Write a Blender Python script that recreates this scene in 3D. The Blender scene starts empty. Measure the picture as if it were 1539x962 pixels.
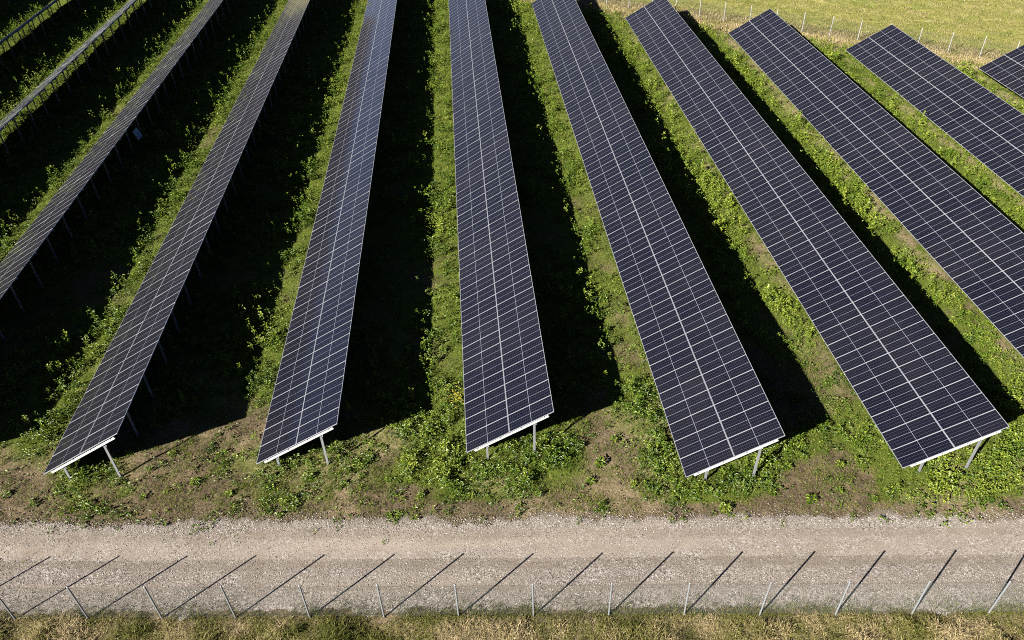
import bpy, math
import numpy as np
from mathutils import Matrix, Vector

R = math.radians
SC = bpy.context.scene
COL = SC.collection
rng = np.random.default_rng(7)

# ------------------------------------------------------------------ camera, sky, sun, exposure
F_PX, IMG_W, IMG_H = 1151.3, 1539.0, 962.0
CAM_H = 26.965
PITCH, YAW, ROLL = R(38.474), R(3.421), R(-1.534)
FWD = np.array([math.sin(YAW)*math.cos(PITCH), math.cos(YAW)*math.cos(PITCH), -math.sin(PITCH)])
RT0 = np.array([math.cos(YAW), -math.sin(YAW), 0.0])
UP0 = np.cross(RT0, FWD)
RT = RT0*math.cos(ROLL) + UP0*math.sin(ROLL)
UP = -RT0*math.sin(ROLL) + UP0*math.cos(ROLL)
CAM = np.array([0.0, 0.0, CAM_H])
cam = bpy.data.cameras.new('camera'); cam.sensor_width = 36.0
cam.lens = F_PX/IMG_W*36.0; cam.clip_start = 0.1; cam.clip_end = 6000
co = bpy.data.objects.new('camera', cam); COL.objects.link(co)
co.matrix_world = Matrix(((RT[0], UP[0], -FWD[0], CAM[0]), (RT[1], UP[1], -FWD[1], CAM[1]),
                          (RT[2], UP[2], -FWD[2], CAM[2]), (0, 0, 0, 1)))
SC.camera = co

SUN_AZ, SUN_EL = R(50.762), R(28.39)          # direction the light travels towards (clockwise from +Y)
world = bpy.data.worlds.new('World'); SC.world = world; world.use_nodes = True
wt = world.node_tree
bg = wt.nodes['Background']
sky = wt.nodes.new('ShaderNodeTexSky'); sky.sky_type = 'NISHITA'; sky.sun_disc = False
sky.sun_elevation = SUN_EL; sky.sun_rotation = SUN_AZ + math.pi
sky.altitude = 100; sky.air_density = 0.16; sky.dust_density = 0.15; sky.ozone_density = 2.0
wt.links.new(sky.outputs[0], bg.inputs[0]); bg.inputs[1].default_value = 0.05
sun = bpy.data.lights.new('sun', 'SUN'); sun.energy = 5.0; sun.angle = R(0.53); sun.color = (1.0, 0.94, 0.84)
so = bpy.data.objects.new('sun', sun); COL.objects.link(so)
so.rotation_euler = Vector((math.sin(SUN_AZ)*math.cos(SUN_EL), math.cos(SUN_AZ)*math.cos(SUN_EL),
                            -math.sin(SUN_EL))).to_track_quat('-Z', 'Y').to_euler()
so.location = (-40, -30, 60)
vs = SC.view_settings; vs.view_transform = 'Standard'; vs.look = 'None'; vs.gamma = 1.0
vs.use_curve_mapping = False; vs.exposure = 1.2
SC.render.engine = 'CYCLES'
SC.cycles.use_denoising = False; SC.cycles.filter_width = 1.0
SC.cycles.max_bounces = 6; SC.cycles.diffuse_bounces = 0; SC.cycles.glossy_bounces = 3

# ------------------------------------------------------------------ helpers
def pix(P):
    """photo pixel coordinates and depth of points, used only to pick the level of detail"""
    q = np.asarray(P, float) - CAM
    z = q @ FWD
    return IMG_W/2 + F_PX*(q @ RT)/z, IMG_H/2 - F_PX*(q @ UP)/z, z

def in_view(x, y, m=160, z=0.0):
    P = np.stack([x, y, np.full_like(x, z)], -1)
    u, v, d = pix(P)
    return (d > 1) & (u > -m) & (u < IMG_W+m) & (v > -m) & (v < IMG_H+m)

def tag(o, label=None, cat=None, group=None, kind=None):
    if label: o['label'] = label
    if cat: o['category'] = cat
    if group: o['group'] = group
    if kind: o['kind'] = kind
    return o

def link(name, data, parent=None):
    o = bpy.data.objects.new(name, data); COL.objects.link(o)
    if parent: o.parent = parent
    return o

def empty(name, loc):
    o = bpy.data.objects.new(name, None); COL.objects.link(o); o.location = loc
    o.empty_display_size = 0.3
    return o

def np_mesh(name, verts, faces, mats, smooth=False, attrs=None, uv=None, midx=None):
    """faces: (n,k) int array, all of k corners; attrs: {name: per-vertex floats}"""
    me = bpy.data.meshes.new(name)
    nv, (nf, k) = len(verts), faces.shape
    me.vertices.add(nv); me.vertices.foreach_set('co', np.ascontiguousarray(verts, np.float32).ravel())
    me.loops.add(nf*k); me.loops.foreach_set('vertex_index', np.ascontiguousarray(faces, np.int32).ravel())
    me.polygons.add(nf)
    me.polygons.foreach_set('loop_start', np.arange(0, nf*k, k, dtype=np.int32))
    if midx is not None: me.polygons.foreach_set('material_index', np.ascontiguousarray(midx, np.int32))
    me.polygons.foreach_set('use_smooth', np.full(nf, smooth, dtype=bool))
    if uv is not None:
        l = me.uv_layers.new(name='UVMap'); l.data.foreach_set('uv', np.ascontiguousarray(uv, np.float32).ravel())
    for an, av in (attrs or {}).items():
        a = me.attributes.new(an, 'FLOAT', 'POINT'); a.data.foreach_set('value', np.ascontiguousarray(av, np.float32))
    for m in mats: me.materials.append(m)
    me.update(); me.validate()
    return me

BOXF = np.array([[0,1,3,2],[4,6,7,5],[0,4,5,1],[2,3,7,6],[0,2,6,4],[1,5,7,3]])
def boxes(lst):
    """lst of (x0,x1,y0,y1,z0,z1) -> verts, quads"""
    V, Fc = [], []
    for n, (x0, x1, y0, y1, z0, z1) in enumerate(lst):
        V += [(x, y, z) for x in (x0, x1) for y in (y0, y1) for z in (z0, z1)]
        Fc.append(BOXF + 8*n)
    return np.array(V, float), np.concatenate(Fc)

def hash2(ix, iy, seed):
    h = (ix.astype(np.int64)*374761393 + iy.astype(np.int64)*668265263 + seed*974634777) & 0xffffffff
    h = ((h ^ (h >> 13))*1274126177) & 0xffffffff
    return ((h ^ (h >> 16)) & 0xffff)/65535.0

def vnoise(x, y, s, seed=0):
    x = np.asarray(x, float)/s; y = np.asarray(y, float)/s
    ix, iy = np.floor(x), np.floor(y); fx, fy = x-ix, y-iy
    fx = fx*fx*(3-2*fx); fy = fy*fy*(3-2*fy)
    a, b = hash2(ix, iy, seed), hash2(ix+1, iy, seed)
    c, d = hash2(ix, iy+1, seed), hash2(ix+1, iy+1, seed)
    return (a*(1-fx)+b*fx)*(1-fy) + (c*(1-fx)+d*fx)*fy

def fbm(x, y, s, seed=0, o=3):
    t, a, n = 0.0, 1.0, 0.0
    for k in range(o):
        t = t + a*vnoise(x, y, s/2**k, seed+k*17); n += a; a *= 0.55
    return t/n

def sstep(a, b, x):
    t = np.clip((x-a)/(b-a), 0, 1); return t*t*(3-2*t)

# ------------------------------------------------------------------ layout of the solar park
PITCHX, X0 = 9.539, -0.808
TILT0, ZLO0 = 29.38, 0.611
SLOPE = 4.58                                   # two modules up the slope
DX = {2: -.08, 4: .14, 6: -.02, 7: -.04, 8: .01, 9: -.06, 10: -.01, 11: .04}
DZ = {2: .11, 4: .09, 5: -.08, 6: -.04, 7: -.03, 8: -.08, 9: -.04, 10: -.02, 11: .08}
DT = {2: .04, 3: -.25, 4: -.04, 5: -.21, 6: .24, 7: .10, 8: -.11, 9: .14, 10: .08}
NEAR = {0: 25.2, 1: 24.9, 2: 24.7, 3: 24.4, 4: 24.09, 5: 23.94, 6: 23.69, 7: 21.34, 8: 20.99, 9: 20.8, 10: 20.6, 11: 20.4}
FAR = {0: 134, 1: 128.5, 2: 122.5, 3: 116.5, 4: 110, 5: 104, 6: 97.7, 7: 91.5, 8: 85.13, 9: 78.69, 10: 72.14, 11: 64.81}
TABLES = range(0, 12)
def xlo(i): return X0 + PITCHX*(i-6) + DX.get(i, 0)
def zlo(i): return ZLO0 + DZ.get(i, 0)
def tilt(i): return R(TILT0 + DT.get(i, 0))
SPANX = SLOPE*math.cos(R(TILT0))

FS, FY0, FX0, FANG = 2.839, 15.843, 0.041, -0.235/2.839   # front fence: spacing, line, slope
BF_A, BF_B = np.array([17.42, 91.22]), np.array([49.99, 68.98])   # back fence line
BF_D = (BF_B-BF_A)/np.linalg.norm(BF_B-BF_A); BF_N = np.array([-BF_D[1], BF_D[0]])
def t_of(x, y): return y - FANG*x              # distance up the picture from the camera side, straightened
def back_d(x, y): return (x-BF_A[0])*BF_N[0] + (y-BF_A[1])*BF_N[1]   # >0 beyond back fence

LUSH_SPOTS = [(-18.6, 24.8, 1.3, 1.1, .8), (-21.6, 27.5, .8, 2.0, .6), (-9.6, 24.6, 2.6, .9, .75), (-7.0, 24.3, 1.6, 1.2, .8),
    (-5.3, 25.6, 1.6, 1.0, .7), (-3.6, 26.6, 1.2, 1.2, .7), (-1.6, 25.4, 1.5, 1.8, .95), (.6, 23.5, 3.2, 1.5, 1.0), (-1.8, 23.3, 1.6, .9, .8),
    (3.2, 23.2, 1.3, 1.1, .9), (2.6, 24.9, 1.4, .9, .8), (8.0, 25.0, 1.2, 2.0, .95), (9.1, 22.6, 1.8, 1.5, .95), (10.6, 21.6, 1.6, 1.1, .8),
    (8.6, 21.2, 2.2, .7, .6), (14.8, 23.4, 1.2, 1.0, .8), (17.0, 24.2, 2.0, 1.3, .8), (18.3, 22.2, 1.6, 1.6, .75), (20.6, 20.6, 1.7, 1.6, .95),
    (22.5, 21.2, 2.4, 2.0, .95), (18.6, 20.3, 2.0, .8, .7), (25.0, 22.5, 2.0, 2.0, .8), (12.6, 22.6, .9, 1.0, .75), (-12.4, 24.4, .7, .5, .45),
    (-16.0, 23.4, .8, .5, .4), (-8.2, 22.2, 1.0, .35, .5), (1.4, 21.9, 1.2, .4, .45)]
BARE_SPOTS = [(5.9, 23.4, 1.6, 1.6), (-13.5, 26.0, 3.0, 1.6), (-22.5, 24.8, 2.2, 1.6), (14.4, 21.2, 2.0, 1.4), (-4.6, 24.4, 1.0, .7),
    (5.6, 27.3, 1.0, 1.3), (-3.6, 22.2, 2.2, .5), (16.2, 20.6, 1.2, .9)]

def row_pos(x):
    """distance right of the nearest low edge to the left: 0..PITCHX"""
    return np.mod(x - X0, PITCHX)

def lush(x, y):
    n1 = fbm(x, y, 5.0, 3); n2 = fbm(x, y, 1.6, 11); n3 = vnoise(x, y, .7, 23)
    t = t_of(x, y)
    rows = sstep(24.5, 29, t)
    base = .30 + (.35 + .16*sstep(30, 60, y))*rows
    v = base + (n1-.5)*1.0 + (n2-.5)*.7 + (n3-.5)*.25
    for sx, sy, rx, ry, w in LUSH_SPOTS:
        d = ((x-sx)/rx)**2 + ((y-sy)/ry)**2
        v = v + w*np.exp(-d*1.1)*(.65+.7*(n2-.2))
    for sx, sy, rx, ry in BARE_SPOTS:
        v = v - .42*np.exp(-(((x-sx)/rx)**2 + ((y-sy)/ry)**2))
    rp = row_pos(x)
    edge = np.exp(-((np.minimum(rp, PITCHX-rp)-.1)/.45)**2)*sstep(2, 30, x)
    v = v - .35*edge*(n2 > .42)*rows
    v = v - .8*sstep(21.6, 20.5, t)
    bd = back_d(x, y)
    v = v - .9*sstep(-2.6, -1.2, bd)
    return np.clip(v, 0, 1)

# ------------------------------------------------------------------ materials
def mat(name):
    m = bpy.data.materials.new(name); m.use_nodes = True
    nt = m.node_tree; b = nt.nodes['Principled BSDF']
    return m, nt, b
def N(nt, typ, **kw):
    n = nt.nodes.new(typ)
    for k, v in kw.items():
        if k.startswith('i_'):
            key = k[2:]; n.inputs[int(key) if key.isdigit() else key].default_value = v
        else: setattr(n, k, v)
    return n
def mathn(nt, op, a, b=None, c=None, clamp=False):
    n = nt.nodes.new('ShaderNodeMath'); n.operation = op; n.use_clamp = clamp
    for i, s in enumerate((a, b, c)):
        if s is None: continue
        if isinstance(s, (int, float)): n.inputs[i].default_value = s
        else: nt.links.new(s, n.inputs[i])
    return n.outputs[0]
def mixc(nt, f, a, b, mode='MIX'):
    n = nt.nodes.new('ShaderNodeMix'); n.data_type = 'RGBA'; n.blend_type = mode
    for s, i in ((f, 0), (a, 6), (b, 7)):
        if isinstance(s, (int, float)): n.inputs[i].default_value = s
        elif isinstance(s, tuple): n.inputs[i].default_value = (*s, 1)
        else: nt.links.new(s, n.inputs[i])
    return n.outputs[2]
def noise(nt, vec, scale, detail=3, rough=.55):
    n = N(nt, 'ShaderNodeTexNoise'); n.inputs['Scale'].default_value = scale
    n.inputs['Detail'].default_value = detail; n.inputs['Roughness'].default_value = rough
    nt.links.new(vec, n.inputs['Vector']); return n.outputs[0]
def ramp(nt, f, stops):
    n = N(nt, 'ShaderNodeValToRGB'); cr = n.color_ramp
    while len(cr.elements) < len(stops): cr.elements.new(.5)
    for e, (p, c) in zip(cr.elements, stops): e.position = p; e.color = (*c, 1)
    nt.links.new(f, n.inputs[0]); return n.outputs[0]
def smoothm(nt, x, a, b):
    n = N(nt, 'ShaderNodeMapRange', interpolation_type='SMOOTHSTEP')
    nt.links.new(x, n.inputs[0]); n.inputs[1].default_value = a; n.inputs[2].default_value = b
    return n.outputs[0]

def cell_material():
    m, nt, b = mat('solar_cells')
    uv = N(nt, 'ShaderNodeUVMap'); sep = N(nt, 'ShaderNodeSeparateXYZ'); nt.links.new(uv.outputs[0], sep.inputs[0])
    u, v = sep.outputs[0], sep.outputs[1]            # metres; u up the slope, v along the row, 0 at the module's centre
    cu, cv = 0.0915, 0.1665
    def line(c, pitch, half):                        # 1 on the lines at multiples of pitch
        r = mathn(nt, 'ABSOLUTE', mathn(nt, 'SUBTRACT', mathn(nt, 'FRACT', mathn(nt, 'ADD', mathn(nt, 'DIVIDE', c, pitch), .5)), .5))
        return mathn(nt, 'LESS_THAN', mathn(nt, 'MULTIPLY', r, pitch), half)
    lu = line(u, cu, .0011); lv = line(v, cv, .0028)
    mid = mathn(nt, 'LESS_THAN', mathn(nt, 'ABSOLUTE', u), .0095)
    midv = mathn(nt, 'LESS_THAN', mathn(nt, 'ABSOLUTE', v), .0085)
    edge_u = mathn(nt, 'GREATER_THAN', mathn(nt, 'ABSOLUTE', u), 1.118)
    edge_v = mathn(nt, 'GREATER_THAN', mathn(nt, 'ABSOLUTE', v), .5055)
    gaps = mathn(nt, 'MAXIMUM', mathn(nt, 'MULTIPLY', mathn(nt, 'MAXIMUM', lu, lv), .5), mathn(nt, 'MAXIMUM', mid, mathn(nt, 'MULTIPLY', midv, 1.0)))
    gaps = mathn(nt, 'MAXIMUM', gaps, mathn(nt, 'MAXIMUM', edge_u, edge_v))
    oi = N(nt, 'ShaderNodeObjectInfo')
    cell = mixc(nt, oi.outputs['Random'], (.0026, .0034, .0108), (.0044, .0050, .0130))
    geo = N(nt, 'ShaderNodeNewGeometry')
    dust = noise(nt, geo.outputs['Position'], .9, 4)
    film = smoothm(nt, noise(nt, geo.outputs['Position'], .16, 4), .35, .75)        # thin uneven film of dust
    c = mixc(nt, gaps, cell, (.235, .25, .315))
    c = mixc(nt, mathn(nt, 'MULTIPLY', mathn(nt, 'MULTIPLY', film, dust), .055), c, (.20, .16, .12))
    nt.links.new(c, b.inputs['Base Color'])
    b.inputs['Roughness'].default_value = .5
    b.inputs['Specular IOR Level'].default_value = .15
    b.inputs['Sheen Weight'].default_value = .095; b.inputs['Sheen Roughness'].default_value = .35
    b.inputs['Sheen Tint'].default_value = (1.0, .80, .64, 1)          # dust film, seen at grazing angles
    b.inputs['Coat Weight'].default_value = 1.0
    b.inputs['Coat IOR'].default_value = 1.58
    nt.links.new(mathn(nt, 'ADD', mathn(nt, 'MULTIPLY', dust, .07), .07), b.inputs['Coat Roughness'])
    return m

def metal(name, col, rough=.42, met=.35, grime=.2):
    m, nt, b = mat(name)
    geo = N(nt, 'ShaderNodeNewGeometry')
    n = noise(nt, geo.outputs['Position'], 5.0, 4)
    nt.links.new(mixc(nt, mathn(nt, 'MULTIPLY', n, grime), col, tuple(c*.55 for c in col)), b.inputs['Base Color'])
    b.inputs['Roughness'].default_value = rough; b.inputs['Metallic'].default_value = met
    return m

def leaf_material(name, dark, mid, light, transl=.3, spec=.35, rough=.5, dry=None):
    m, nt, b = mat(name)
    a = N(nt, 'ShaderNodeAttribute', attribute_name='tint')
    stops = [(0, dark), (.5, mid), (.85, light)]
    if dry: stops.append((1.0, dry))
    c = ramp(nt, a.outputs['Fac'], stops)
    nt.links.new(c, b.inputs['Base Color'])
    b.inputs['Roughness'].default_value = rough; b.inputs['Specular IOR Level'].default_value = spec
    tr = N(nt, 'ShaderNodeBsdfTranslucent'); nt.links.new(c, tr.inputs[0])
    mx = N(nt, 'ShaderNodeMixShader'); mx.inputs[0].default_value = transl
    out = nt.nodes['Material Output']
    nt.links.new(b.outputs[0], mx.inputs[1]); nt.links.new(tr.outputs[0], mx.inputs[2]); nt.links.new(mx.outputs[0], out.inputs[0])
    return m

M_CELL = cell_material()
M_ALU = metal('anodised_aluminium', (.50, .52, .57), .4, .3, .12)
M_STEEL = metal('galvanised_steel', (.42, .44, .47), .42, .45, .4)
M_RAFTER = metal('bright_zinc_steel', (.78, .78, .77), .5, .15, .15)
M_BACK = mat('backsheet')[0]; M_BACK.node_tree.nodes['Principled BSDF'].inputs['Base Color'].default_value = (.3, .3, .31, 1)
M_POST = metal('zinc_fence_post', (.33, .355, .37), .5, .3, .35)
M_WIRE = metal('zinc_fence_wire', (.10, .125, .115), .55, .2, .3)
M_WEED = leaf_material('broad_leaves', (.028, .07, .010), (.14, .235, .018), (.36, .43, .055), .28, .4, .42)
M_GRASS = leaf_material('grass_blades', (.055, .11, .015), (.165, .225, .027), (.29, .315, .06), .25, .25, .55, dry=(.42, .34, .17))
M_DRY = leaf_material('dry_grass_blades', (.085, .115, .02), (.23, .235, .055), (.48, .39, .19), .2, .25, .6, dry=(.66, .52, .31))

def ground_material():
    m, nt, b = mat('soil_and_turf')
    geo = N(nt, 'ShaderNodeNewGeometry'); P = geo.outputs['Position']
    L = N(nt, 'ShaderNodeAttribute', attribute_name='lush').outputs['Fac']
    D = N(nt, 'ShaderNodeAttribute', attribute_name='dry').outputs['Fac']
    MEAD = N(nt, 'ShaderNodeAttribute', attribute_name='meadow').outputs['Fac']
    nf = noise(nt, P, 9.0, 6, .7); nm = noise(nt, P, 1.3, 5, .6); nb = noise(nt, P, .22, 4, .6)
    soil = ramp(nt, nf, [(.3, (.045, .034, .020)), (.47, (.125, .096, .058)), (.62, (.215, .17, .105)), (.78, (.36, .30, .20))])
    soil = mixc(nt, mathn(nt, 'MULTIPLY', smoothm(nt, nm, .48, .66), .6), soil, (.27, .205, .125))
    soil = mixc(nt, mathn(nt, 'MULTIPLY', smoothm(nt, noise(nt, P, .7, 5, .65), .54, .68), .7), soil, (.075, .052, .034))
    turf = ramp(nt, nf, [(.28, (.045, .075, .013)), (.5, (.115, .155, .024)), (.7, (.21, .225, .045)), (.85, (.33, .30, .11))])
    lf = smoothm(nt, mathn(nt, 'ADD', L, mathn(nt, 'MULTIPLY', mathn(nt, 'SUBTRACT', nf, .5), .9)), .12, .55)
    c = mixc(nt, lf, soil, turf)
    dryc = ramp(nt, nf, [(.25, (.17, .13, .075)), (.5, (.36, .285, .17)), (.75, (.52, .43, .28))])
    c = mixc(nt, mathn(nt, 'MULTIPLY', D, smoothm(nt, nm, .2, .55)), c, dryc)
    mead = ramp(nt, noise(nt, P, 2.2, 7, .72), [(.3, (.15, .175, .04)), (.48, (.28, .28, .075)), (.62, (.40, .365, .12)), (.78, (.55, .47, .21))])
    mead = mixc(nt, mathn(nt, 'MULTIPLY', smoothm(nt, nb, .48, .66), .6), mead, (.19, .245, .05))
    mead = mixc(nt, mathn(nt, 'MULTIPLY', smoothm(nt, noise(nt, P, .6, 6, .7), .52, .66), .6), mead, (.48, .41, .21))
    c = mixc(nt, MEAD, c, mead)
    nt.links.new(c, b.inputs['Base Color'])
    b.inputs['Roughness'].default_value = .95; b.inputs['Specular IOR Level'].default_value = .1
    bump = N(nt, 'ShaderNodeBump'); bump.inputs['Strength'].default_value = .9; bump.inputs['Distance'].default_value = .12
    nt.links.new(noise(nt, P, 7.0, 7, .72), bump.inputs['Height']); nt.links.new(bump.outputs[0], b.inputs['Normal'])
    return m

def track_material():
    m, nt, b = mat('pale_gravel')
    geo = N(nt, 'ShaderNodeNewGeometry'); P = geo.outputs['Position']
    T = N(nt, 'ShaderNodeAttribute', attribute_name='across').outputs['Fac']     # straightened distance from the fence side
    mp = N(nt, 'ShaderNodeMapping'); mp.inputs['Scale'].default_value = (.10, 1.0, 1.0); mp.inputs['Rotation'].default_value = (0, 0, .083)
    nt.links.new(P, mp.inputs[0])
    streak = noise(nt, mp.outputs[0], 1.1, 5, .6)
    vor = N(nt, 'ShaderNodeTexVoronoi'); vor.inputs['Scale'].default_value = 20.0; nt.links.new(P, vor.inputs['Vector'])
    vs_ = N(nt, 'ShaderNodeSeparateColor'); nt.links.new(vor.outputs['Color'], vs_.inputs[0])
    grav = ramp(nt, vs_.outputs[0], [(0, (.11, .09, .075)), (.3, (.27, .228, .20)), (.7, (.41, .362, .33)), (1, (.66, .62, .585))])
    vor2 = N(nt, 'ShaderNodeTexVoronoi'); vor2.inputs['Scale'].default_value = 37.0; nt.links.new(P, vor2.inputs['Vector'])
    v2 = N(nt, 'ShaderNodeSeparateColor'); nt.links.new(vor2.outputs['Color'], v2.inputs[0])
    grav2 = ramp(nt, v2.outputs[1], [(0, (.13, .107, .09)), (.4, (.29, .247, .218)), (.8, (.40, .355, .325)), (1, (.60, .56, .525))])
    grav = mixc(nt, smoothm(nt, noise(nt, P, 1.1, 4), .38, .62), grav, grav2)
    fine = noise(nt, P, 14.0, 6, .75)
    sand = ramp(nt, fine, [(.3, (.26, .213, .175)), (.55, (.42, .36, .305)), (.8, (.56, .50, .435))])
    w = mathn(nt, 'ADD', T, mathn(nt, 'MULTIPLY', mathn(nt, 'SUBTRACT', streak, .5), 2.6))
    band = mathn(nt, 'MULTIPLY', smoothm(nt, w, 17.7, 18.9), mathn(nt, 'SUBTRACT', 1.0, smoothm(nt, w, 19.0, 20.2)))
    band2 = mathn(nt, 'MULTIPLY', smoothm(nt, w, 17.1, 17.3), mathn(nt, 'SUBTRACT', 1.0, smoothm(nt, w, 17.4, 17.6)))
    sm = mathn(nt, 'ADD', mathn(nt, 'MULTIPLY', band, .75), mathn(nt, 'MULTIPLY', band2, .5), clamp=True)
    sm = mathn(nt, 'MULTIPLY', sm, smoothm(nt, streak, .25, .6))
    c = mixc(nt, sm, grav, sand)
    c = mixc(nt, mathn(nt, 'MULTIPLY', smoothm(nt, noise(nt, P, .55, 6, .65), .48, .70), .5), c, (.235, .19, .15))
    c = mixc(nt, mathn(nt, 'MULTIPLY', smoothm(nt, noise(nt, mp.outputs[0], .7, 5), .52, .75), .4), c, (.50, .43, .34))
    w2 = mathn(nt, 'ADD', T, mathn(nt, 'MULTIPLY', mathn(nt, 'SUBTRACT', streak, .5), .5))
    for c0, hw, am in ((18.15, .16, .38), (19.6, .2, .30), (17.1, .12, .28)):          # compacted wheel lines
        r_ = mathn(nt, 'ABSOLUTE', mathn(nt, 'SUBTRACT', w2, c0))
        c = mixc(nt, mathn(nt, 'MULTIPLY', mathn(nt, 'SUBTRACT', 1.0, smoothm(nt, r_, hw*.4, hw*2)), am), c, (.20, .158, .115))
    eg = mathn(nt, 'ADD', T, mathn(nt, 'MULTIPLY', mathn(nt, 'SUBTRACT', noise(nt, P, 1.6, 6, .65), .5), 2.6))
    c = mixc(nt, mathn(nt, 'MULTIPLY', smoothm(nt, eg, 20.1, 20.7), .75), c, mixc(nt, fine, (.09, .07, .045), (.20, .16, .11)))
    c = mixc(nt, mathn(nt, 'MULTIPLY', smoothm(nt, noise(nt, P, .28, 3), .45, .7), .15), c, (.46, .40, .335))
    nt.links.new(c, b.inputs['Base Color'])
    b.inputs['Roughness'].default_value = .95; b.inputs['Specular IOR Level'].default_value = .1
    bump = N(nt, 'ShaderNodeBump'); bump.inputs['Strength'].default_value = .8; bump.inputs['Distance'].default_value = .045
    nt.links.new(noise(nt, P, 17.0, 7, .78), bump.inputs['Height']); nt.links.new(bump.outputs[0], b.inputs['Normal'])
    return m

# ------------------------------------------------------------------ ground
def axis(a, b, step, far):
    core = np.arange(a, b+step/2, step)
    g = [step]
    while sum(g) < far: g.append(g[-1]*1.35)
    g = np.cumsum(g)
    return np.concatenate([(a-g)[::-1], core, b+g])
def relief(x, y):
    t = t_of(x, y)
    k = sstep(20.6, 22.0, t)*sstep(125, 110, y)*sstep(75, 65, np.abs(x))
    kf = sstep(16.2, 15.0, t)*sstep(60, 50, np.abs(x))*sstep(5, 8, t)
    return k*((fbm(x, y, 2.6, 41)-.5)*.20 + (fbm(x, y, .9, 47)-.5)*.22) + kf*((fbm(x, y, 1.3, 53)-.45)*.55)
gx, gy = axis(-62, 66, .33, 3500), axis(9, 112, .33, 3500)
GX, GY = np.meshgrid(gx, gy)
fx, fy = GX.ravel(), GY.ravel()
gv = np.stack([fx, fy, relief(fx, fy)], -1)
nx, ny = len(gx), len(gy)
ii = (np.arange(ny-1)[:, None]*nx + np.arange(nx-1)[None]).ravel()
gfc = np.stack([ii, ii+1, ii+nx+1, ii+nx], -1)
bd = back_d(fx, fy)
wob = (fbm(fx, fy, 4, 61)-.5)*2.2
g_mead = sstep(1.2, 3.4, bd + wob*.8)
g_dry = np.maximum(sstep(-3.4, -2.0, bd + wob)*.95*sstep(4, 2, bd), sstep(16.6, 15.8, t_of(fx, fy))*.45)
rp = row_pos(fx)
edge = np.exp(-((np.minimum(rp, PITCHX-rp)-.1)/.5)**2)*sstep(2, 30, fx)*sstep(22, 27, fy)
g_dry = np.maximum(g_dry, edge*.75*(fbm(fx, fy, 2.4, 71) > .46))
g_dry = np.maximum(g_dry, .55*sstep(.52, .7, fbm(fx, fy, 3.2, 77))*sstep(40, 26, t_of(fx, fy)))
ground = link('ground', np_mesh('ground', gv, gfc, [ground_material()], True,
              {'lush': lush(fx, fy), 'dry': np.clip(g_dry, 0, 1), 'meadow': g_mead}))
tag(ground, 'brown soil and green turf under and between the solar tables', kind='structure')

# wooded hills on the horizon off to the left and ahead, above the picture: what the flat-lying panels mirror below the sky
ha = np.radians(np.linspace(-110, 40, 301)); hs = np.linspace(0, 1, 14)
HA, HS = np.meshgrid(ha, hs)
hr_ = 700 + 900*HS
hh = (62 + 34*(fbm(HA*60, HA*0, 9, 201, 4)-.5)*2 + 10*(fbm(HA*60, HS*40, 1.1, 205)-.5))*np.sin(np.clip(HS*1.6, 0, 1)*math.pi/2)*(1-.3*HS) - 2
hv = np.stack([np.sin(HA)*hr_, np.cos(HA)*hr_, hh], -1).reshape(-1, 3)
n_ = len(ha); ii = (np.arange(13)[:, None]*n_ + np.arange(n_-1)[None]).ravel()
m_hill, nt, b = mat('wooded_slopes')
g_ = N(nt, 'ShaderNodeNewGeometry')
nt.links.new(ramp(nt, noise(nt, g_.outputs['Position'], .03, 6, .7), [(.3, (.06, .05, .035)), (.5, (.12, .095, .07)), (.7, (.20, .155, .12))]), b.inputs['Base Color'])
b.inputs['Roughness'].default_value = 1.0
tag(link('hills', np_mesh('hills', hv, np.stack([ii, ii+1, ii+n_+1, ii+n_], -1), [m_hill], True)), 'low brown wooded hills on the horizon', kind='structure')

# gravel track: a sheet with ragged edges 2 cm above the soil
tx = np.arange(-75, 75.1, .12)
NT = 24
e_lo = 15.98 + (fbm(tx, tx*0, 1.2, 81, 4)-.5)*.8
e_hi = 20.45 + (fbm(tx, tx*0+9, 2.6, 85, 3)-.5)*1.0 + (fbm(tx, tx*0+3, .5, 89, 3)-.5)*.7
tt = np.linspace(0, 1, NT)
A = e_lo[None]*(1-tt[:, None]) + e_hi[None]*tt[:, None]
TX = np.repeat(tx[None], NT, 0)
tv = np.stack([TX.ravel(), (A + FANG*TX).ravel(), (.02 - .03*np.maximum(0, np.abs(tt[:, None]-.5)*2-.93)/.07 + TX*0).ravel()], -1)
n = len(tx)
ii = (np.arange(NT-1)[:, None]*n + np.arange(n-1)[None]).ravel()
track = link('gravel_track', np_mesh('gravel_track', tv, np.stack([ii, ii+1, ii+n+1, ii+n], -1), [track_material()], True, {'across': A.ravel()}))
tag(track, 'pale gravel track running between the front fence and the solar tables', kind='structure')

# ------------------------------------------------------------------ solar tables
PW, PL, PG = 1.033, 2.277, 1.044               # module width along the row, length up the slope, pitch
FR, TH = .0115, .035
def panel_frame_boxes():
    a, c = PL/2, PW/2
    return [(-a, a, -c, -c+FR, -TH, 0), (-a, a, c-FR, c, -TH, 0), (-a, -a+FR, -c+FR, c-FR, -TH, 0), (a-FR, a, -c+FR, c-FR, -TH, 0)]
def glass_mesh():
    a, c = PL/2-FR, PW/2-FR
    V, Fc = boxes([(-a, a, -c, c, -.012, -.003)])
    uv = V[Fc.ravel()][:, :2]
    mi = np.array([1, 1, 1, 1, 1, 1]); up_face = 5
    for k, q in enumerate(Fc):
        if np.allclose(V[q][:, 2], -.003): mi[k] = 0
    return V, Fc, uv, mi
gV, gF, gUV, gM = glass_mesh()
ME_GLASS = np_mesh('solar_panel', gV, gF, [M_CELL, M_BACK], uv=gUV, midx=gM)
fV, fF = boxes(panel_frame_boxes())
ME_FRAME = np_mesh('panel_frame', fV, fF, [M_ALU])

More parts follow.
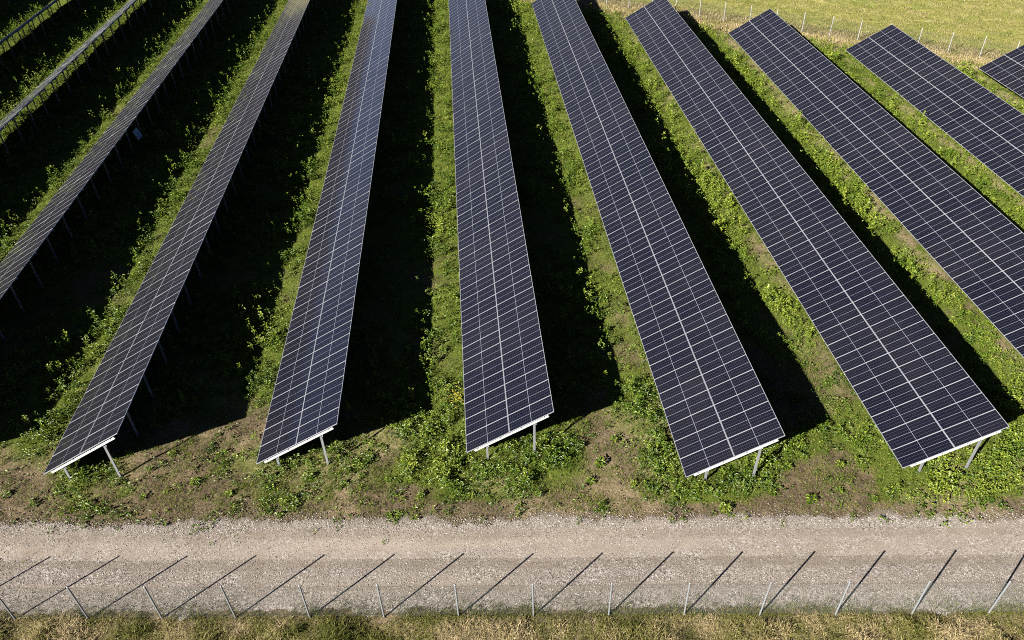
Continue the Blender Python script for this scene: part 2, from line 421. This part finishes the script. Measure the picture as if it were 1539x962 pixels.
def c_channel(h, w=.10, d=.055, t=.006):
    """vertical C profile, base at z=0"""
    return boxes([(-w/2, w/2, -t/2, t/2, 0, h), (-w/2, -w/2+t, t/2, d, 0, h), (w/2-t, w/2, t/2, d, 0, h)])

LABELS = {
 0: 'outermost solar table on the left, whose shadow darkens the corner of the field',
 1: 'solar table seen exactly edge-on as a thin line, standing on many dark legs',
 2: 'solar table seen almost edge-on as one narrow pale grey band without visible panel lines',
 3: 'narrow grey striped solar table with the small blue box behind its legs',
 4: 'leftmost solar table whose near end shows, on two legs beside the brown soil',
 5: 'solar table with pale sky glare on its upper half, left of the middle one',
 6: 'middle solar table running almost straight up the picture, next to the yellow flowering plant',
 7: 'solar table right of the middle one, its near end reaching furthest down towards the gravel',
 8: 'rightmost solar table whose near end and legs show, next to yellow-green weeds',
 9: 'long solar table reaching the back fence, its near end cut off by the right edge',
 10: 'short-looking solar table in the upper right with both far corners before the back fence',
 11: 'solar table of which only a small corner shows at the right edge of the photo'}

def make_table(i):
    x0, z0, a = xlo(i), zlo(i), tilt(i)
    y0, y1 = NEAR[i], FAR[i]
    nc = int(round((y1-y0)/PG))
    root = empty('solar_table', (x0 + SLOPE/2*math.cos(a), y0, 0))
    tag(root, LABELS[i], 'solar table', 'parallel rows of solar tables')
    bx, by = root.location.x, root.location.y
    ca, sa = math.cos(a), math.sin(a)
    def slope_pt(s, y, off=0):                  # s up the slope, off normal to it; local to the root
        return (x0 + s*ca - off*sa - bx, y - by, z0 + s*sa + off*ca)
    # modules: those that show largest are parts, the rest of a long table is one mass
    cells = []
    for c in range(nc):
        for r in (0, 1):
            s = SLOPE*(.25 + .5*r) + (r-.5)*.002; y = y0 + PG*(c+.5)
            P = np.array([x0+s*ca, y, z0+s*sa])
            u, v, d = pix(P)
            vis = (-45 < u < IMG_W+45) and (-30 < v < IMG_H+30)
            cells.append((not vis, d, s, y))
    cells.sort()
    single = [c for c in cells if not c[0]][:100]
    rest = [c for c in cells if c not in single]
    if len(cells) <= 100: single, rest = cells, []
    rot = (0, -a, 0)
    for k, (_, _, s, y) in enumerate(single):
        g = link('solar_panel', ME_GLASS, root); g.location = slope_pt(s, y)
        j = rng.normal(0, .0035, 2)
        g.rotation_euler = (j[0], -a + j[1], 0)
        link('panel_frame', ME_FRAME, g)
    if rest:
        Rm = np.array([[ca, 0, -sa], [0, 1, 0], [sa, 0, ca]])
        V, Fc, U, Mi = [], [], [], []
        nv = 0
        for _, _, s, y in rest:
            o = np.array(slope_pt(s, y))
            for vv, ff, uv, mi in ((gV, gF, gUV, gM), (fV, fF, np.zeros((fF.size, 2)), np.full(len(fF), 2))):
                V.append(vv @ Rm.T + o); Fc.append(ff+nv); nv += len(vv); U.append(uv); Mi.append(mi)
        o = link('solar_panel', np_mesh('solar_panels', np.concatenate(V), np.concatenate(Fc), [M_CELL, M_BACK, M_ALU],
                 uv=np.concatenate(U), midx=np.concatenate(Mi)), root)
        tag(o, kind='stuff')
    # purlins along the row, just under the modules
    Lr = nc*PG
    for s in (.55, 1.75, SLOPE/2, SLOPE-1.75, SLOPE-.55):
        w, h, top = (.05, .07, -.045)
        if abs(s-SLOPE/2) < .01: w, h, top = .07, .012, -.022      # the bright strip in the gap between the two rows of modules
        V, Fc = boxes([(-w/2, w/2, .02, Lr-.02, top-h, top)])
        p = link('centre_rail' if abs(s-SLOPE/2) < .01 else 'purlin', np_mesh('purlin', V, Fc, [M_STEEL]), root)
        p.location = slope_pt(s, y0); p.rotation_euler = rot
    # rafters and legs
    V, Fc = boxes([(.35-SLOPE/2, SLOPE/2-.35, -.03, .03, -.21, -.117)])
    me_r = np_mesh('rafter', V, Fc, [M_RAFTER])
    sf, sr = .24*SLOPE, .785*SLOPE
    hf = z0 + sf*sa - .19; hr = z0 + sr*sa - .19
    me_f = np_mesh('front_leg', *c_channel(hf+.1), [M_STEEL]); me_b = np_mesh('rear_leg', *c_channel(hr+.1), [M_STEEL])
    Vb, Fb = boxes([(-.09, .09, .062, .075, -.16, .06), (-.05, .05, .075, .10, -.03, .0)])
    me_br = np_mesh('bracket', Vb, Fb, [M_RAFTER])
    ys = np.arange(y0+.06, y1-.02, 2.58)
    for y in ys:
        r = link('rafter', me_r, root); r.location = slope_pt(SLOPE/2, y); r.rotation_euler = rot
        for s, me, h in ((sf, me_f, hf), (sr, me_b, hr)):
            l = link('support_leg', me, root); l.location = (x0+s*ca-bx, y+.045-by, -.1)
            b = link('bracket', me_br, l); b.location = (0, -.055, h+.06)
    return root
for i in TABLES: make_table(i)

# small equipment box on a rear leg of the fourth-from-left table
eq = empty('equipment_box', (xlo(3)+.785*SLOPE*math.cos(tilt(3))+.06, 59.9, .55))
tag(eq, 'small pale-rimmed box, its cover coloured blue as if reflecting sky, hanging in the shade behind a striped solar table', 'equipment box')
eq.rotation_euler = (0, R(-20), 0)
m_box, nt_, b_ = mat('white_enamel'); b_.inputs['Base Color'].default_value = (.82, .86, .92, 1); b_.inputs['Roughness'].default_value = .35
m_dk, nt_, b_ = mat('sky_tinted_cover'); b_.inputs['Base Color'].default_value = (.30, .55, .95, 1); b_.inputs['Roughness'].default_value = .3  # blue of the reflected sky is put into the cover's base colour
V, Fc = boxes([(0, .12, -.40, .40, 0, .74)]); link('cabinet', np_mesh('cabinet', V, Fc, [m_box]), eq)
V, Fc = boxes([(.12, .128, -.30, .30, .10, .64)]); link('cover', np_mesh('cover', V, Fc, [m_dk]), eq)

# ------------------------------------------------------------------ fences
def tubes(P0, P1, r, k=4):
    """straight thin prisms from P0 to P1"""
    P0, P1 = np.asarray(P0, float), np.asarray(P1, float)
    d = P1-P0; d /= np.linalg.norm(d, axis=1)[:, None]
    ref = np.where(np.abs(d[:, 2:3]) < .9, np.array([[0, 0, 1.]]), np.array([[1., 0, 0]]))
    a = np.cross(d, ref); a /= np.linalg.norm(a, axis=1)[:, None]; b = np.cross(d, a)
    ang = np.arange(k)*2*math.pi/k
    ring = (a[:, None]*np.cos(ang)[None, :, None] + b[:, None]*np.sin(ang)[None, :, None])*r
    V = np.concatenate([P0[:, None]+ring, P1[:, None]+ring], 1).reshape(-1, 3)
    base = (np.arange(len(P0))*2*k)[:, None, None]
    j = np.arange(k); q = np.stack([j, (j+1) % k, (j+1) % k+k, j+k], -1)[None]
    return V, (base+q).reshape(-1, 4)

def post_mesh(h, r, seed=0):
    V, Fc = tubes([(0, 0, -.1)], [(0, 0, h-.02)], r, 10)
    V2, F2 = tubes([(0, 0, h-.02)], [(0, 0, h)], r*1.18, 10)
    return np_mesh('fence_post', np.concatenate([V, V2]), np.concatenate([Fc, F2+len(V)]), [M_POST], True)
def cap_mesh(r):
    k = 10; ang = np.arange(k)*2*math.pi/k
    V = [(0, 0, .03)] + [(r*math.cos(a), r*math.sin(a), .0) for a in ang]
    return np_mesh('post_cap', np.array(V), np.array([[0, 1+j, 1+(j+1) % k] for j in range(k)]), [M_POST])

def chain_link(name, A, B, z0, z1, cell, r, parent):
    """diagonal wires in both directions between two points of the ground line"""
    A, B = np.array(A, float), np.array(B, float); Lg = np.linalg.norm(B-A); d = (B-A)/Lg
    H = z1-z0
    s = np.arange(-H, Lg, cell)
    def seg(s0, sgn):
        lo, hi = s0, s0+H                      # 45 degrees
        a = np.clip(lo, 0, Lg); b = np.clip(hi, 0, Lg)
        za, zb = a-lo, b-lo
        if sgn < 0: za, zb = H-za, H-zb
        off = .004*sgn
        nrm = np.array([-d[1], d[0]])*off
        f = lambda t, z: np.stack([A[0]+d[0]*t+nrm[0], A[1]+d[1]*t+nrm[1], z0+z], -1)
        k = (b-a) > .02
        return f(a, za)[k], f(b, zb)[k]
    P, Q = zip(seg(s, 1), seg(s, -1))
    V, Fc = tubes(np.concatenate(P), np.concatenate(Q), r, 3)
    return link(name, np_mesh(name, V, Fc, [M_WIRE]), parent)

def wires(A, B, zs, r, parent):
    for z in zs:
        V, Fc = tubes([(*A, z)], [(*B, z)], r, 4); link('tension_wire', np_mesh('tension_wire', V, Fc, [M_WIRE]), parent)

ff = empty('chain_link_fence', (0, FY0, 0))
tag(ff, 'chain link fence on round grey posts along the near side of the gravel track', 'fence')
mp_, mc_ = post_mesh(2.17, .034), cap_mesh(.04)
js = np.arange(-8, 9)
fp = lambda j: (FX0+FS*(j+.0)-FS*.5+FS*.0, FY0 + (-0.235)*(j-.5))
for j in js:
    x, y = fp(j)
    p = link('fence_post', mp_, ff); p.location = (x, y-FY0, 0)
    lean = rng.normal(0, .006, 2); p.rotation_euler = (lean[0], lean[1], rng.uniform(0, 3))
    c = link('post_cap', mc_, p); c.location = (0, 0, 2.17)
A_, B_ = np.array(fp(js[0])), np.array(fp(js[-1]))
off = np.array([0, -FY0+.045])
chain_link('wire_mesh', A_+off, B_+off, .02, 1.96, .085, .0017, ff)
wires(A_+off, B_+off, (.06, 1.0, 1.96), .0024, ff)

bf = empty('field_fence', (BF_A[0], BF_A[1], 0))
tag(bf, 'wire mesh fence with slim pale posts along the far edge of the solar park', 'fence')
M_POST = metal('pale_fence_post', (.46, .47, .48), .5, .1, .2)
mpb, mcb = post_mesh(2.1, .040), cap_mesh(.047)
for k in range(-9, 21):
    s = k*2.775
    p = link('fence_post', mpb, bf); p.location = (BF_D[0]*s, BF_D[1]*s, 0)
    lean = rng.normal(0, .012, 2); p.rotation_euler = (lean[0], lean[1], 0)
    c = link('post_cap', mcb, p); c.location = (0, 0, 2.1)
Ab, Bb = BF_D*(-9*2.775), BF_D*(20*2.775)
chain_link('wire_mesh', Ab-BF_N*.045, Bb-BF_N*.045, .02, 1.8, .12, .0040, bf)
wires(Ab-BF_N*.045, Bb-BF_N*.045, (.06, .95, 1.8), .003, bf)

# ------------------------------------------------------------------ vegetation, stones (all real leaf, blade and stone geometry)
def leaves(base, az, el, ln, wd, tint, droop=.35, fold=.18):
    """one leaf per row: a lance-shaped blade of two quads folded along its midrib"""
    ca, sa, ce, se = np.cos(az), np.sin(az), np.cos(el), np.sin(el)
    d = np.stack([ca*ce, sa*ce, se], -1); side = np.stack([-sa, ca, np.zeros_like(sa)], -1)
    nrm = np.cross(d, side)*-1
    nrm = np.where(nrm[:, 2:3] < 0, -nrm, nrm)
    L_, W_ = ln[:, None], wd[:, None]
    b = base
    mid = b + d*L_*.5
    tip = b + d*L_ - np.array([0, 0, 1.])*L_*droop
    l = mid + side*W_*.5 + nrm*W_*fold; r = mid - side*W_*.5 + nrm*W_*fold
    V = np.stack([b, l, tip, r], 1).reshape(-1, 3)
    k = (np.arange(len(b))*4)[:, None]
    F_ = np.concatenate([k+np.array([[0, 2, 1]]), k+np.array([[0, 3, 2]])], 0)
    return V, F_, np.repeat(tint, 4)

def scatter(xa, xb, ya, yb, n, m=120):
    x = rng.uniform(xa, xb, n); y = rng.uniform(ya, yb, n)
    k = in_view(x, y, m); return x[k], y[k]

def room(x, y):
    """height left free under the modules at a place (large in the open)"""
    rp = np.mod(x - X0 + .35, PITCHX) - .35
    inside = (rp < SPANX+.3) & (t_of(x, y) > 20.2)
    return np.where(inside, .50 + np.clip(rp, 0, None)*.56, 9.0)

def plants(x, y, size, nleaf, tint0, leaf_l=.27, upright=.5, spread=.36):
    """leafy plants: leaves set round a short stem. size = height in m"""
    n = len(x); z = relief(x, y); size = np.minimum(size, room(x, y)/1.45)
    pid = np.repeat(np.arange(n), nleaf); m = len(pid)
    S = size[pid]
    hz = rng.uniform(.05, 1.0, m)
    az = rng.uniform(0, 2*math.pi, m)
    rad = rng.uniform(0, 1, m)**.7*spread*S*(1.1-.5*hz)
    base = np.stack([x[pid]+np.cos(az)*rad, y[pid]+np.sin(az)*rad, z[pid]+hz*S*.75], -1)
    el = rng.normal(upright, .35, m)
    ln = S*leaf_l*rng.uniform(.6, 1.25, m); wd = ln*rng.uniform(.38, .62, m)
    tint = np.clip(tint0[pid] + rng.normal(0, .15, m) + (hz-.5)*.15, 0, 1)
    return leaves(base, az + rng.normal(0, .6, m), el, ln, wd, tint)

def stuff(name, parts, material, label):
    V, Fc, T, nv = [], [], [], 0
    for v, f, t in parts:
        V.append(v); Fc.append(f+nv); T.append(t); nv += len(v)
    o = link(name, np_mesh(name, np.concatenate(V), np.concatenate(Fc), [material], False, {'tint': np.concatenate(T)}))
    return tag(o, label, kind='stuff')

# broad-leaved ground cover between and in front of the tables
parts = []
for (ya, yb, dens, nl, sz) in ((19.5, 34, 22, 24, .36), (34, 52, 17, 17, .42), (52, 76, 13, 13, .46), (76, 100, 10, 10, .50)):
    xa, xb = -12-ya*.0-.62*yb, 12+.66*yb
    x, y = scatter(xa, xb, ya, yb, int((xb-xa)*(yb-ya)*dens))
    lu = lush(x, y)
    clump = fbm(x, y, .9, 101, 2)
    p = np.clip((lu-.24)*2.2, .015, 1)*np.clip((clump-.24)*2.6, .15, 1)
    k = rng.uniform(0, 1, len(x)) < p; x, y, lu, clump = x[k], y[k], lu[k], clump[k]
    size = sz*rng.uniform(.4, 1.35, len(x))*(.65+.6*lu)*(.7+.6*clump)
    tint0 = np.clip(.28 + .5*fbm(x, y, 3.0, 105) + rng.normal(0, .12, len(x)) - .12 + .15*sstep(2, 25, x), 0, .92)
    parts.append(plants(x, y, size, nl, tint0))
    # taller upright stems here and there
    k = rng.uniform(0, 1, len(x)) < .10*sstep(24, 30, y)
    parts.append(plants(x[k], y[k], size[k]*1.9+.2, nl+6, tint0[k]+.1, .15, 1.0, .09))
# small seedlings and rosettes on the bare strip and along the ragged edge of the gravel
x, y = scatter(-27, 30, 17.6, 31, 80000, 60)
t = t_of(x, y); g = fbm(x, y, .8, 191, 3); g2 = fbm(x, y, 2.5, 195)
p = np.clip((g-.42)*2.6, .03, 1)*np.clip((g2-.26)*2.2, .08, 1)*sstep(20.2, 20.9, t+(g-.5)*1.2)
p = np.maximum(p, .10*sstep(19.5, 20.4, t)*(g > .48))
k = rng.uniform(0, 1, len(x)) < p; x, y, g = x[k], y[k], g[k]
parts.append(plants(x, y, .06+.20*rng.uniform(0, 1, len(x))**2*(.4+g), 9, np.clip(.12+.5*fbm(x, y, 1.5, 197)+rng.normal(0, .12, len(x)), 0, .9), .55, .45, .55))
stuff('ground_cover', parts, M_WEED, 'leafy green weeds covering the ground between the solar tables')

# short grass
def blades(x, y, h, w, tint, lean=.5, per=3, jit=.05):
    n = len(x); pid = np.repeat(np.arange(n), per); m = len(pid)
    az = rng.uniform(0, 2*math.pi, m); z = relief(x, y)
    bx_ = x[pid]+rng.normal(0, jit, m); by_ = y[pid]+rng.normal(0, jit, m)
    H_ = h[pid]*rng.uniform(.6, 1.2, m); ln_ = np.abs(rng.normal(0, lean, m))*H_
    fa = rng.uniform(0, 2*math.pi, m); W_ = w*rng.uniform(.7, 1.3, m)
    b = np.stack([bx_, by_, z[pid]-.01], -1); s = np.stack([np.cos(fa), np.sin(fa), 0*fa], -1)*W_[:, None]*.5
    mid = b + np.stack([np.cos(az)*ln_*.35, np.sin(az)*ln_*.35, H_*.6], -1)
    tip = b + np.stack([np.cos(az)*ln_, np.sin(az)*ln_, H_*np.maximum(.35, 1-.3*ln_/H_)], -1)
    V = np.stack([b-s, b+s, mid+s*.8, mid-s*.8, tip], 1).reshape(-1, 3)
    k = (np.arange(m)*5)[:, None]
    F_ = np.concatenate([k+np.array([[0, 1, 2]]), k+np.array([[0, 2, 3]]), k+np.array([[3, 2, 4]])], 0)
    return V, F_, np.repeat(np.clip(tint[pid]+rng.normal(0, .1, m), 0, 1), 5)
parts = []
for (ya, yb, dens, w, h) in ((20, 36, 52, .013, .13), (36, 60, 24, .024, .16), (60, 98, 13, .042, .19)):
    xa, xb = -12-.62*yb, 12+.66*yb
    x, y = scatter(xa, xb, ya, yb, int((xb-xa)*(yb-ya)*dens))
    lu = lush(x, y); g = fbm(x, y, 1.3, 121)
    p = np.clip((lu-.05)*1.1 + (g-.42)*1.1, .06, 1)
    k = rng.uniform(0, 1, len(x)) < p; x, y, lu, g = x[k], y[k], lu[k], g[k]
    bdv = back_d(x, y)
    tint = .30+.45*fbm(x, y, 2.2, 125)+.38*(rng.uniform(0, 1, len(x)) < .10+.25*(lu < .25)) + .35*sstep(-3, -1.5, bdv)
    parts.append(blades(x, y, h*(.6+.8*g), w, tint))
x, y = scatter(-27, 30, 18.2, 30, 120000, 60)
t = t_of(x, y); g = fbm(x, y, .7, 127, 3); g2 = fbm(x, y, 3.0, 129)
k = (t > 20.5+(g-.5)*1.6) & (rng.uniform(0, 1, len(x)) < np.clip((g-.36)*2.6, .05, 1)*np.clip((g2-.24)*2.4, .14, 1)); x, y, g = x[k], y[k], g[k]
parts.append(blades(x, y, .05+.14*g, .012, np.clip(.35+.9*(fbm(x, y, 1.2, 131)-.4)+.4*(rng.uniform(0, 1, len(x)) < .3), 0, 1), .8, 4, .05))
# dead pale stalks lying about
x, y = scatter(-27, 30, 18.4, 32, 11000, 60); 
k = t_of(x, y) > 20.3; x, y = x[k], y[k]
parts.append(blades(x, y, np.full(len(x), .05), .012, np.full(len(x), 1.0), 5.0, 1, .05))
stuff('grass', parts, M_GRASS, 'short green grass in patches between the solar tables')

# pale dry grass along the back fence and tufts in the meadow beyond
parts = []
s = rng.uniform(-30, 62, 60000); o_ = rng.normal(-.2, 1.3, 60000)
x = BF_A[0]+BF_D[0]*s+BF_N[0]*o_; y = BF_A[1]+BF_D[1]*s+BF_N[1]*o_
k = in_view(x, y) & (rng.uniform(0, 1, len(x)) < .25+.9*fbm(x, y, 1.6, 131)); x, y = x[k], y[k]
parts.append(blades(x, y, rng.uniform(.12, .42, len(x)), .035, np.clip(.55+.5*fbm(x, y, 1.2, 133), 0, 1), .7, 2, .08))
x, y = scatter(-10, 100, 55, 135, 170000, 60)
k = (back_d(x, y) > .6) & (rng.uniform(0, 1, len(x)) < .2+1.0*fbm(x, y, 2.4, 135)); x, y = x[k], y[k]
parts.append(blades(x, y, rng.uniform(.06, .22, len(x)), .05, np.clip(.32+.62*fbm(x, y, 1.8, 137, 4)-.25*sstep(.5, .7, fbm(x, y, 5, 139)), 0, 1), .8, 2, .12))
stuff('meadow_grass', parts, M_DRY, 'dry straw and olive grass of the meadow behind the back fence')

# tall rough grass in the foreground
parts = []
x, y = scatter(-24, 24, 11.5, 18.6, 95000, 60)
t = t_of(x, y); cl = fbm(x, y, 1.5, 151); c2 = fbm(x, y, .55, 155)
edge_n = 15.78+(fbm(x, y*0, .9, 157)-.5)*.9
k = (t < edge_n) & (rng.uniform(0, 1, len(x)) < np.clip((cl-.32)*3.2, .10, 1)*np.clip((c2-.3)*3.5, .15, 1)); x, y, cl, c2 = x[k], y[k], cl[k], c2[k]
lowf = sstep(15.9, 15.0, t_of(x, y))
tint = np.clip(.64+1.8*(fbm(x, y, 1.7, 159, 3)-.48)+rng.normal(0, .14, len(x)), 0, 1)
parts.append(blades(x, y, (.10+.52*np.clip((cl-.3)*1.5,0,1))*(.4+.7*lowf), .018, tint, 1.0, 4, .06))
# thin green fringe at the foot of the mesh
x, y = scatter(-24, 24, 13.5, 18.8, 70000, 60)
t = t_of(x, y); fr = fbm(x, y, .8, 161)
k = (t > 15.7) & (t < 16.9) & (rng.uniform(0, 1, len(x)) < np.clip((fr-.28)*2.4, .05, .95)*(1-.9*sstep(16.0, 16.7, t+(fr-.5)*.9))); x, y, fr = x[k], y[k], fr[k]
parts.append(blades(x, y, .07+.14*fr, .012, np.clip(.08+.35*fr+rng.normal(0, .08, len(x)), 0, 1), .6, 4, .05))
# short matted straw under the tall tufts
x, y = scatter(-24, 24, 11.5, 18.4, 70000, 60)
k = t_of(x, y) < 15.75+(fbm(x, y*0, .9, 157)-.5)*.9; x, y = x[k], y[k]
parts.append(blades(x, y, .06+.16*fbm(x, y, .6, 165), .014, np.clip(.55+1.6*(fbm(x, y, .9, 167)-.45)+rng.normal(0, .12, len(x)), 0, 1), 1.6, 3, .07))
stuff('dry_grass', parts, M_DRY, 'rough straw and green grass along the foot of the front fence')

# loose stones of the track
def stones(x, y, z, r, tint):
    n = len(x)
    o = np.array([[1, 0, 0], [-1, 0, 0], [0, 1, 0], [0, -1, 0], [0, 0, 1], [0, 0, -.4]])
    F0 = np.array([[0, 2, 4], [2, 1, 4], [1, 3, 4], [3, 0, 4], [2, 0, 5], [1, 2, 5], [3, 1, 5], [0, 3, 5]])
    sc_ = rng.uniform(.55, 1.3, (n, 1, 3))*np.array([1, 1, .7]); ang = rng.uniform(0, 6.28, n)
    P = o[None]*sc_*r[:, None, None] + rng.normal(0, .12, (n, 6, 3))*r[:, None, None]
    c, s_ = np.cos(ang)[:, None], np.sin(ang)[:, None]
    X = P[..., 0]*c-P[..., 1]*s_; Y = P[..., 0]*s_+P[..., 1]*c
    V = np.stack([X+x[:, None], Y+y[:, None], P[..., 2]+z[:, None]], -1).reshape(-1, 3)
    return V, ((np.arange(n)*6)[:, None, None]+F0[None]).reshape(-1, 3), np.repeat(tint, 6)
x = rng.uniform(-26, 27, 150000); t = rng.uniform(15.9, 21.3, 150000); y = t+FANG*x
k = in_view(x, y, 60)
br = fbm(x*.3, t, .9, 171)
pd = .46 + .55*np.exp(-((t-20.1)/.42)**2) + .35*np.exp(-((t-17.4)/.7)**2) - .18*np.exp(-((t-18.9)/.5)**2) + (br-.5)*1.3 - .3*np.exp(-((t-18.05)/.16)**2) - .3*np.exp(-((t-19.62)/.18)**2)
pd *= sstep(15.9, 16.4, t)*sstep(21.3, 20.3, t + (fbm(x, t*0, 2.0, 175)-.5)*.9)
k &= rng.uniform(0, 1, len(x)) < pd*.9; x, y, t = x[k], y[k], t[k]
r = .008+.026*rng.uniform(0, 1, len(x))**3 + .010*np.exp(-((t-20.2)/.35)**2)*rng.uniform(0, 1, len(x))
m_st, nt, b = mat('loose_stones')
a = N(nt, 'ShaderNodeAttribute', attribute_name='tint')
nt.links.new(ramp(nt, a.outputs['Fac'], [(0, (.07, .058, .048)), (.4, (.25, .217, .19)), (.75, (.43, .385, .35)), (1, (.70, .66, .62))]), b.inputs['Base Color'])
b.inputs['Roughness'].default_value = .9; b.inputs['Specular IOR Level'].default_value = .15
stuff('gravel_stones', [stones(x, y, np.full(len(x), .022), r, rng.beta(2, 1.8, len(x)))], m_st, 'loose pale stones lying on the gravel track')
# crumbs of soil and a few straws on the bare strip
x, y = scatter(-26, 30, 18.3, 30, 70000, 60)
lu = lush(x, y); t = t_of(x, y)
k = (t > 20.1) & (rng.uniform(0, 1, len(x)) < np.clip(.75-lu*1.3, .03, 1)*fbm(x, y, 1.1, 181)*1.2); x, y = x[k], y[k]
m_cl, nt, b = mat('soil_crumbs')
a = N(nt, 'ShaderNodeAttribute', attribute_name='tint')
nt.links.new(ramp(nt, a.outputs['Fac'], [(0, (.06, .042, .028)), (.5, (.135, .10, .066)), (.85, (.24, .19, .13)), (1, (.42, .37, .30))]), b.inputs['Base Color'])
b.inputs['Roughness'].default_value = .95
stuff('soil_crumbs', [stones(x, y, relief(x, y)+.005, .012+.05*rng.uniform(0, 1, len(x))**4, rng.beta(2, 2.4, len(x)))], m_cl, 'crumbs of brown soil on the bare strip')

# single weeds standing apart on the bare strip: each a plant of its own
SOLO = [(-19.9, 22.9), (-17.6, 22.6), (-15.2, 22.9), (-13.1, 23.6), (-11.4, 22.7), (-12.2, 25.2), (-10.2, 26.0), (-14.6, 25.3),
        (-16.6, 25.6), (-8.9, 22.0), (-6.5, 22.6), (-5.6, 23.2), (-4.4, 22.9), (-2.9, 21.9), (-.7, 21.7), (2.2, 21.4), (4.6, 21.9),
        (5.2, 22.9), (6.1, 24.3), (6.5, 21.6), (4.9, 20.6), (12.4, 20.6), (13.5, 21.9), (15.3, 20.4), (15.9, 21.8), (16.6, 19.8),
        (13.9, 20.0), (-21.4, 23.6), (-3.8, 20.9), (10.1, 19.9), (-8.0, 23.4), (-5.3, 24.3)]
ms, mst = [], mat('weed_stem')[0]
mst.node_tree.nodes['Principled BSDF'].inputs['Base Color'].default_value = (.12, .15, .04, 1)
for q in range(5):
    z1 = np.zeros(1)
    sv = rng.bit_generator.state
    v, f, tn_ = plants(z1, z1, np.array([.42]), 46+6*q, np.array([.36+.07*q]), .36, .45, .48)
    v[:, 2] -= relief(z1, z1)[0]
    V, Fs = tubes([(0, 0, -.03), (0, 0, .05), (0, 0, .05)], [(0, 0, .3), (.1, .06, .26), (-.08, .07, .24)], .006, 5)
    ms.append((np_mesh('foliage', v, f, [M_WEED], False, {'tint': tn_}), np_mesh('stem', V, Fs, [mst])))
for q, (x, y) in enumerate(SOLO):
    w = empty('weed', (x, y, float(relief(np.array([x]), np.array([y]))[0])))
    w.rotation_euler = (0, 0, rng.uniform(0, 6.28)); s_ = rng.uniform(.65, 1.15); w.scale = (s_, s_, s_*rng.uniform(.7, 1.0))
    tag(w, 'low leafy green weed standing apart on the bare soil beside the gravel track', 'weed', 'single weeds on the bare soil strip')
    link('foliage', ms[q % 5][0], w); link('stem', ms[q % 5][1], w)
# the plant in yellow flower by the middle table
yf = empty('flowering_plant', (-1.15, 27.5, float(relief(np.array([-1.15]), np.array([27.5]))[0])))
tag(yf, 'plant with bright yellow flowers at the left edge of the middle solar table', 'plant')
z1 = np.zeros(1)
v, f, tn_ = plants(z1, z1, np.array([.6]), 60, np.array([.45]), .26, .6, .35); v[:, 2] -= relief(z1, z1)[0]
link('foliage', np_mesh('foliage', v, f, [M_WEED], False, {'tint': tn_}), yf)
m_y = mat('yellow_petals')[0]; m_y.node_tree.nodes['Principled BSDF'].inputs['Base Color'].default_value = (.62, .46, .03, 1)
nb_ = 95
cx = rng.normal(0, .2, nb_); cy = rng.normal(0, .26, nb_); cz = rng.uniform(.32, .72, nb_)
v, f, tn_ = leaves(np.stack([cx, cy, cz], -1), rng.uniform(0, 6.28, nb_), rng.normal(.3, .4, nb_), np.full(nb_, .07), np.full(nb_, .05), np.full(nb_, .5))
link('flower_heads', np_mesh('flower_heads', v, f, [m_y]), yf)
